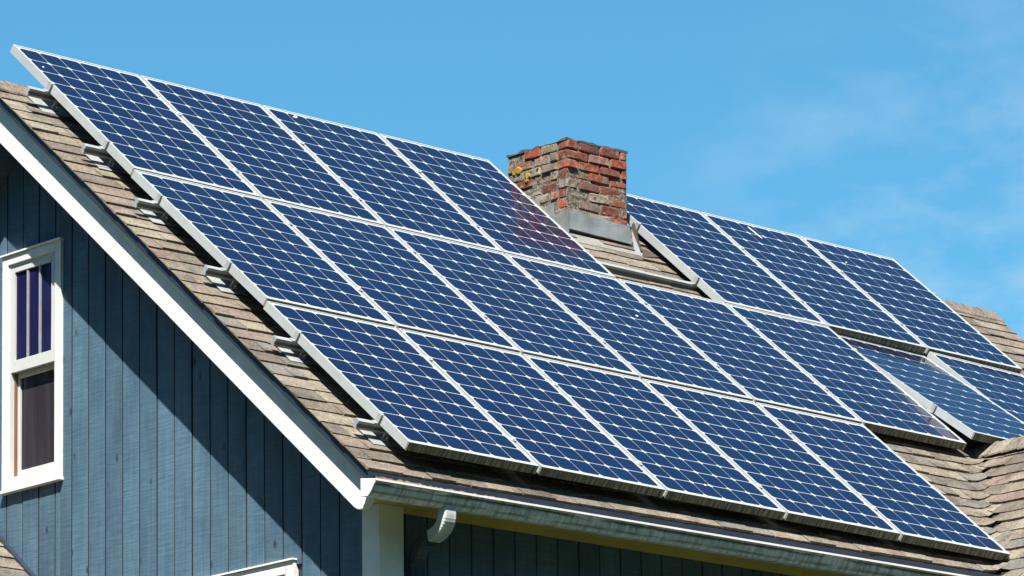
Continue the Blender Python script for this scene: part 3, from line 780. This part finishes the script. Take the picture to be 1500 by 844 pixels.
LB = {(1, 1): 'blue solar panel at the top left corner, sticking up past the ridge into the sky',
 (1, 2): 'blue solar panel second from the left in the top row',
 (1, 3): 'blue solar panel in the top row with a white speck in its upper left cell',
 (1, 4): 'blue solar panel just left of the chimney, mirroring its reddish bricks',
 (1, 6): 'blue solar panel just right of the chimney, its left edge over the open gap',
 (1, 7): 'blue solar panel in the top row, middle one of the three right of the chimney',
 (1, 8): 'blue solar panel at the top right end, beside the bare shingles of the far rake',
 (2, 1): 'blue solar panel at the left end of the middle row',
 (2, 2): 'blue solar panel second from the left in the middle row',
 (2, 3): 'blue solar panel third from the left in the middle row',
 (2, 4): 'blue solar panel fourth from the left in the middle row',
 (2, 5): 'blue middle row solar panel directly below the chimney gap and its bare rail',
 (2, 6): 'blue middle row solar panel overhanging a dark gap, left of the tilted panel',
 (3, 1): 'blue solar panel at the lower left corner, nearest the gutter end and downspout',
 (3, 2): 'blue solar panel second from the left in the bottom row',
 (3, 3): 'blue solar panel in the middle of the five in the bottom row',
 (3, 4): 'blue solar panel second from the right end of the bottom row',
 (3, 5): 'blue solar panel at the lower right corner, beside the shingled valley'}
PAN = {k: panel(*k, lab) for k, lab in LB.items()}
panel(5, 7, 'paler blue solar panel tilted flatter than the rest, over the little cross ridge')
panel(4, 8, 'blue solar panel at the far right edge, cut by the frame, past the tilted panel')

M_DROP = plain('white_dropping', (.55, .55, .52), .8)
def dropping(P_, u, v, pts):
    mb = MB(); n = len(pts); mb.loft([[(u+a, -v+b, gl+.0012) for a, b in pts], [(u+a*.8, -v+b*.8, gl+.003) for a, b in pts]])
    link('bird_dropping', mk('bird_dropping', mb, [M_DROP]), P_)
blob = lambda r, n=9: [(r*random.uniform(.6, 1.2)*math.cos(i*2*math.pi/n), r*random.uniform(.6, 1.2)*math.sin(i*2*math.pi/n)) for i in range(n)]
dropping(PAN[1, 3], 2.279-2*PC, .068, blob(.017)); dropping(PAN[1, 3], 2.255-2*PC, .080, blob(.009))
dropping(PAN[1, 1], .082, .276, blob(.008)); dropping(PAN[2, 4], 3.785-3*PC, .607, blob(.012)); dropping(PAN[3, 3], 2.479-2*PC, 1.466, blob(.010))
dropping(PAN[1, 7], 6.526-6*PC, .153, [(-.010, .085), (.0, .085), (.008, .02), (.014, -.085), (.006, -.088), (-.004, -.02)])
dropping(PAN[1, 8], 7.35-7*PC, .315, blob(.008))

# ------------------------------------------------------------------ mounting rails with feet and clamps
def rail(r, v, u0, u1, label, clamps, feet, ends=(1, 1)):
    M = row_matrix(r, 0, v)
    t_ = empty('mounting_rail', M); tag(t_, label, 'mounting rail', 'mounting rails under the solar panels')
    zt = -PT-.0015
    # hollow extrusion with a slot along its lower side
    mb = MB()
    prof = [(-.019, zt), (.019, zt), (.019, zt-.052), (-.019, zt-.052), (-.019, zt-.040), (-.013, zt-.038), (-.013, zt-.020), (-.019, zt-.018)]
    mb.loft([[(u0, y, z) for y, z in prof], [(u1, y, z) for y, z in prof]])
    link('beam', mk('beam', mb, [M_ALU]), t_)
    mb = MB(); mb.box(u0+.003, -.0185, zt-.0385, u1-.003, -.0135, zt-.0195); link('slot', mk('slot', mb, [M_ALU_D]), t_)
    for u, kind in clamps:
        mb = MB()
        if kind == 'end':
            mb.box(u-.013, -.017, zt+.0005, u-.001, .017, .0035); mb.box(u-.001, -.017, .0008, u+.010, .017, .0035); mb.box(u-.034, -.017, zt+.0005, u-.0132, .017, zt+.006)
        elif kind == 'endr':
            mb.box(u+.001, -.017, zt+.0005, u+.013, .017, .0035); mb.box(u-.010, -.017, .0008, u+.001, .017, .0035)
        else:
            mb.box(u-.020, -.02, .0008, u+.020, .02, .0038); mb.box(u-.006, -.007, .0038, u+.006, .007, .0085); mb.box(u-.008, -.02, zt+.001, u+.008, .02, .0007)
        link('clamp', mk('clamp', mb, [M_ALU if kind != 'mid' else M_FRAME]), t_)
    O = M.translation; U3 = M.col[0].to_3d()
    for u in feet:
        P_ = M @ Vector((u, 0, zt-.052)); 
        # foot of the perpendicular on the roof surface
        nn = Vector((0, -TAN*cosm, cosm)); dist = (P_-Vector((P_.x, 0, Z0))).dot(nn); Q = P_-nn*dist
        X_ = Vector((1, 0, 0)); Y_ = Vector((0, cosm, TAN*cosm))
        F = Matrix((X_, Y_, nn)).transposed().to_4x4(); F.translation = Q
        Mi_ = M.inverted() @ F
        mb = MB(); mb.box(-.10, -.10, .014, .12, .15, .0165, M=Mi_); link('flashing_plate', mk('flashing_plate', mb, [M_GALV]), t_)
        mb = MB(); mb.box(.01, -.050, .017, .05, -.004, .024, M=Mi_); mb.box(.01, -.028, .024, .05, -.020, dist+.045, M=Mi_)
        ft = link('foot', mk('foot', mb, [M_ALU]), t_)
        mb = MB(); n = 6
        for (z0, z1, rr_) in ((.024, .030, .013), (.030, .046, .008)):
            mb.loft([[(.03+rr_*math.cos(k*math.pi/3), -.040+rr_*math.sin(k*math.pi/3), z) for k in range(6)] for z in (z0, z1)], M=Mi_)
        link('bolt', mk('bolt', mb, [M_GALV]), ft)
W1 = PC; def_end = lambda n: PC*n-(PC-PW)
mids = lambda a, b: [(PC*k-(PC-PW)/2, 'mid') for k in range(a, b)]
rail(1, .54, -.15, 4.13, 'short grey rail end highest on the left rake, under the uppermost panel corner', [(0, 'end')]+mids(1, 4)+[(def_end(4), 'endr')], [.05, 1.3, 2.6, 3.8])
rail(1, .54, PC*5-.03, def_end(8)+.06, 'short grey rail behind the chimney, under the tops of the right hand panels', [(PC*5, 'end')]+mids(6, 8)+[(def_end(8), 'endr')], [5.5, 6.8, 7.9])
rail(1, 1.30, -.15, def_end(8)+.06, 'long grey rail under the top row, crossing the open gap below the chimney', [(0, 'end')]+mids(1, 4)+[(def_end(4), 'endr'), (PC*5, 'end')]+mids(6, 8)+[(def_end(8), 'endr')], [.05, 1.3, 2.6, 3.9, 5.6, 6.8, 7.9])
rail(2, .34, -.15, def_end(6)+.06, 'grey rail end on the left rake under the upper half of the middle row panel', [(0, 'end')]+mids(1, 6)+[(def_end(6), 'endr')], [.05, 1.3, 2.6, 3.9, 5.2])
rail(2, 1.20, -.15, def_end(6)+.03, 'grey rail end on the left rake under the lower half of the middle row panel', [(0, 'end')]+mids(1, 6)+[(def_end(6), 'endr')], [.05, 1.3, 2.6, 3.9])
rail(3, .385, -.15, def_end(5)+.02, 'grey rail end under the upper half of the lower left corner panel', [(0, 'end')]+mids(1, 5)+[(def_end(5), 'endr')], [.05, 1.3, 2.6, 3.9])
rail(3, 1.34, -.15, def_end(5)+.02, 'lowest grey rail end on the left rake, closest to the gutter', [(0, 'end')]+mids(1, 5)+[(def_end(5), 'endr')], [.05, 1.3, 2.6, 3.9])
rail(5, 1.22, PC*6-.03, PC*8, 'grey rail under the tilted paler panel, its clamp showing on the left edge', [(PC*6, 'end'), (PC*7-(PC-PW)/2, 'mid')], [])
rail(5, .30, PC*6-.0, PC*8, 'hidden grey rail near the top of the tilted paler panel', [], [])

# ------------------------------------------------------------------ unseen tree belt added behind and beside the camera: blocks low sky, deepens shade
def leaf_mat():
    m, t, p = newmat('dark_foliage'); n = noise(t, coords(t), .8, 5, .6)
    c = ramp(t, n, [(.3, (.022, .040, .014)), (.7, (.060, .090, .030))]); t.links.new(c, p.inputs['Base Color']); p.inputs['Roughness'].default_value = .8; return m
mb = MB(); rnd = random.Random(3)
hx, hy = 2, 3
for i in range(90):
    az_ = R(112 + 226*i/89.0) + rnd.uniform(-.02, .02)          # compass bearing from +y; the view and what lies behind the house stay open
    d_ = rnd.uniform(34, 44); H = rnd.uniform(18, 25); bx, by = hx+d_*math.sin(az_), hy+d_*math.cos(az_)
    w_ = rnd.uniform(2.6, 3.8)
    mb.loft([[(bx+r_*math.cos(k*math.pi/3), by+r_*math.sin(k*math.pi/3), z_) for k in range(6)] for r_, z_ in ((.4, 0), (.25, H*.5), (.06, H*.95))], 1)
    for j in range(420):
        h_ = rnd.random()**.8; z = 1.5+h_*(H-1.5); rr_ = w_*(1-h_**2.2)*math.sqrt(rnd.random())*1.05+.2; a = rnd.uniform(0, 6.283)
        c_ = Vector((bx+rr_*math.cos(a), by+rr_*math.sin(a), z)); q = rnd.uniform(.35, .75)
        u_ = Vector((rnd.gauss(0, 1), rnd.gauss(0, 1), rnd.gauss(0, .6))).normalized(); v_ = u_.cross(Vector((rnd.gauss(0, 1), rnd.gauss(0, 1), rnd.gauss(0, 1)))).normalized()
        mb.face([c_-u_*q, c_-v_*q*.6, c_+u_*q, c_+v_*q*.6])
tag(obj('added_blocker_trees', mb, [leaf_mat(), plain('bark', (.10, .075, .055), .9)], fix=False), kind='stuff')
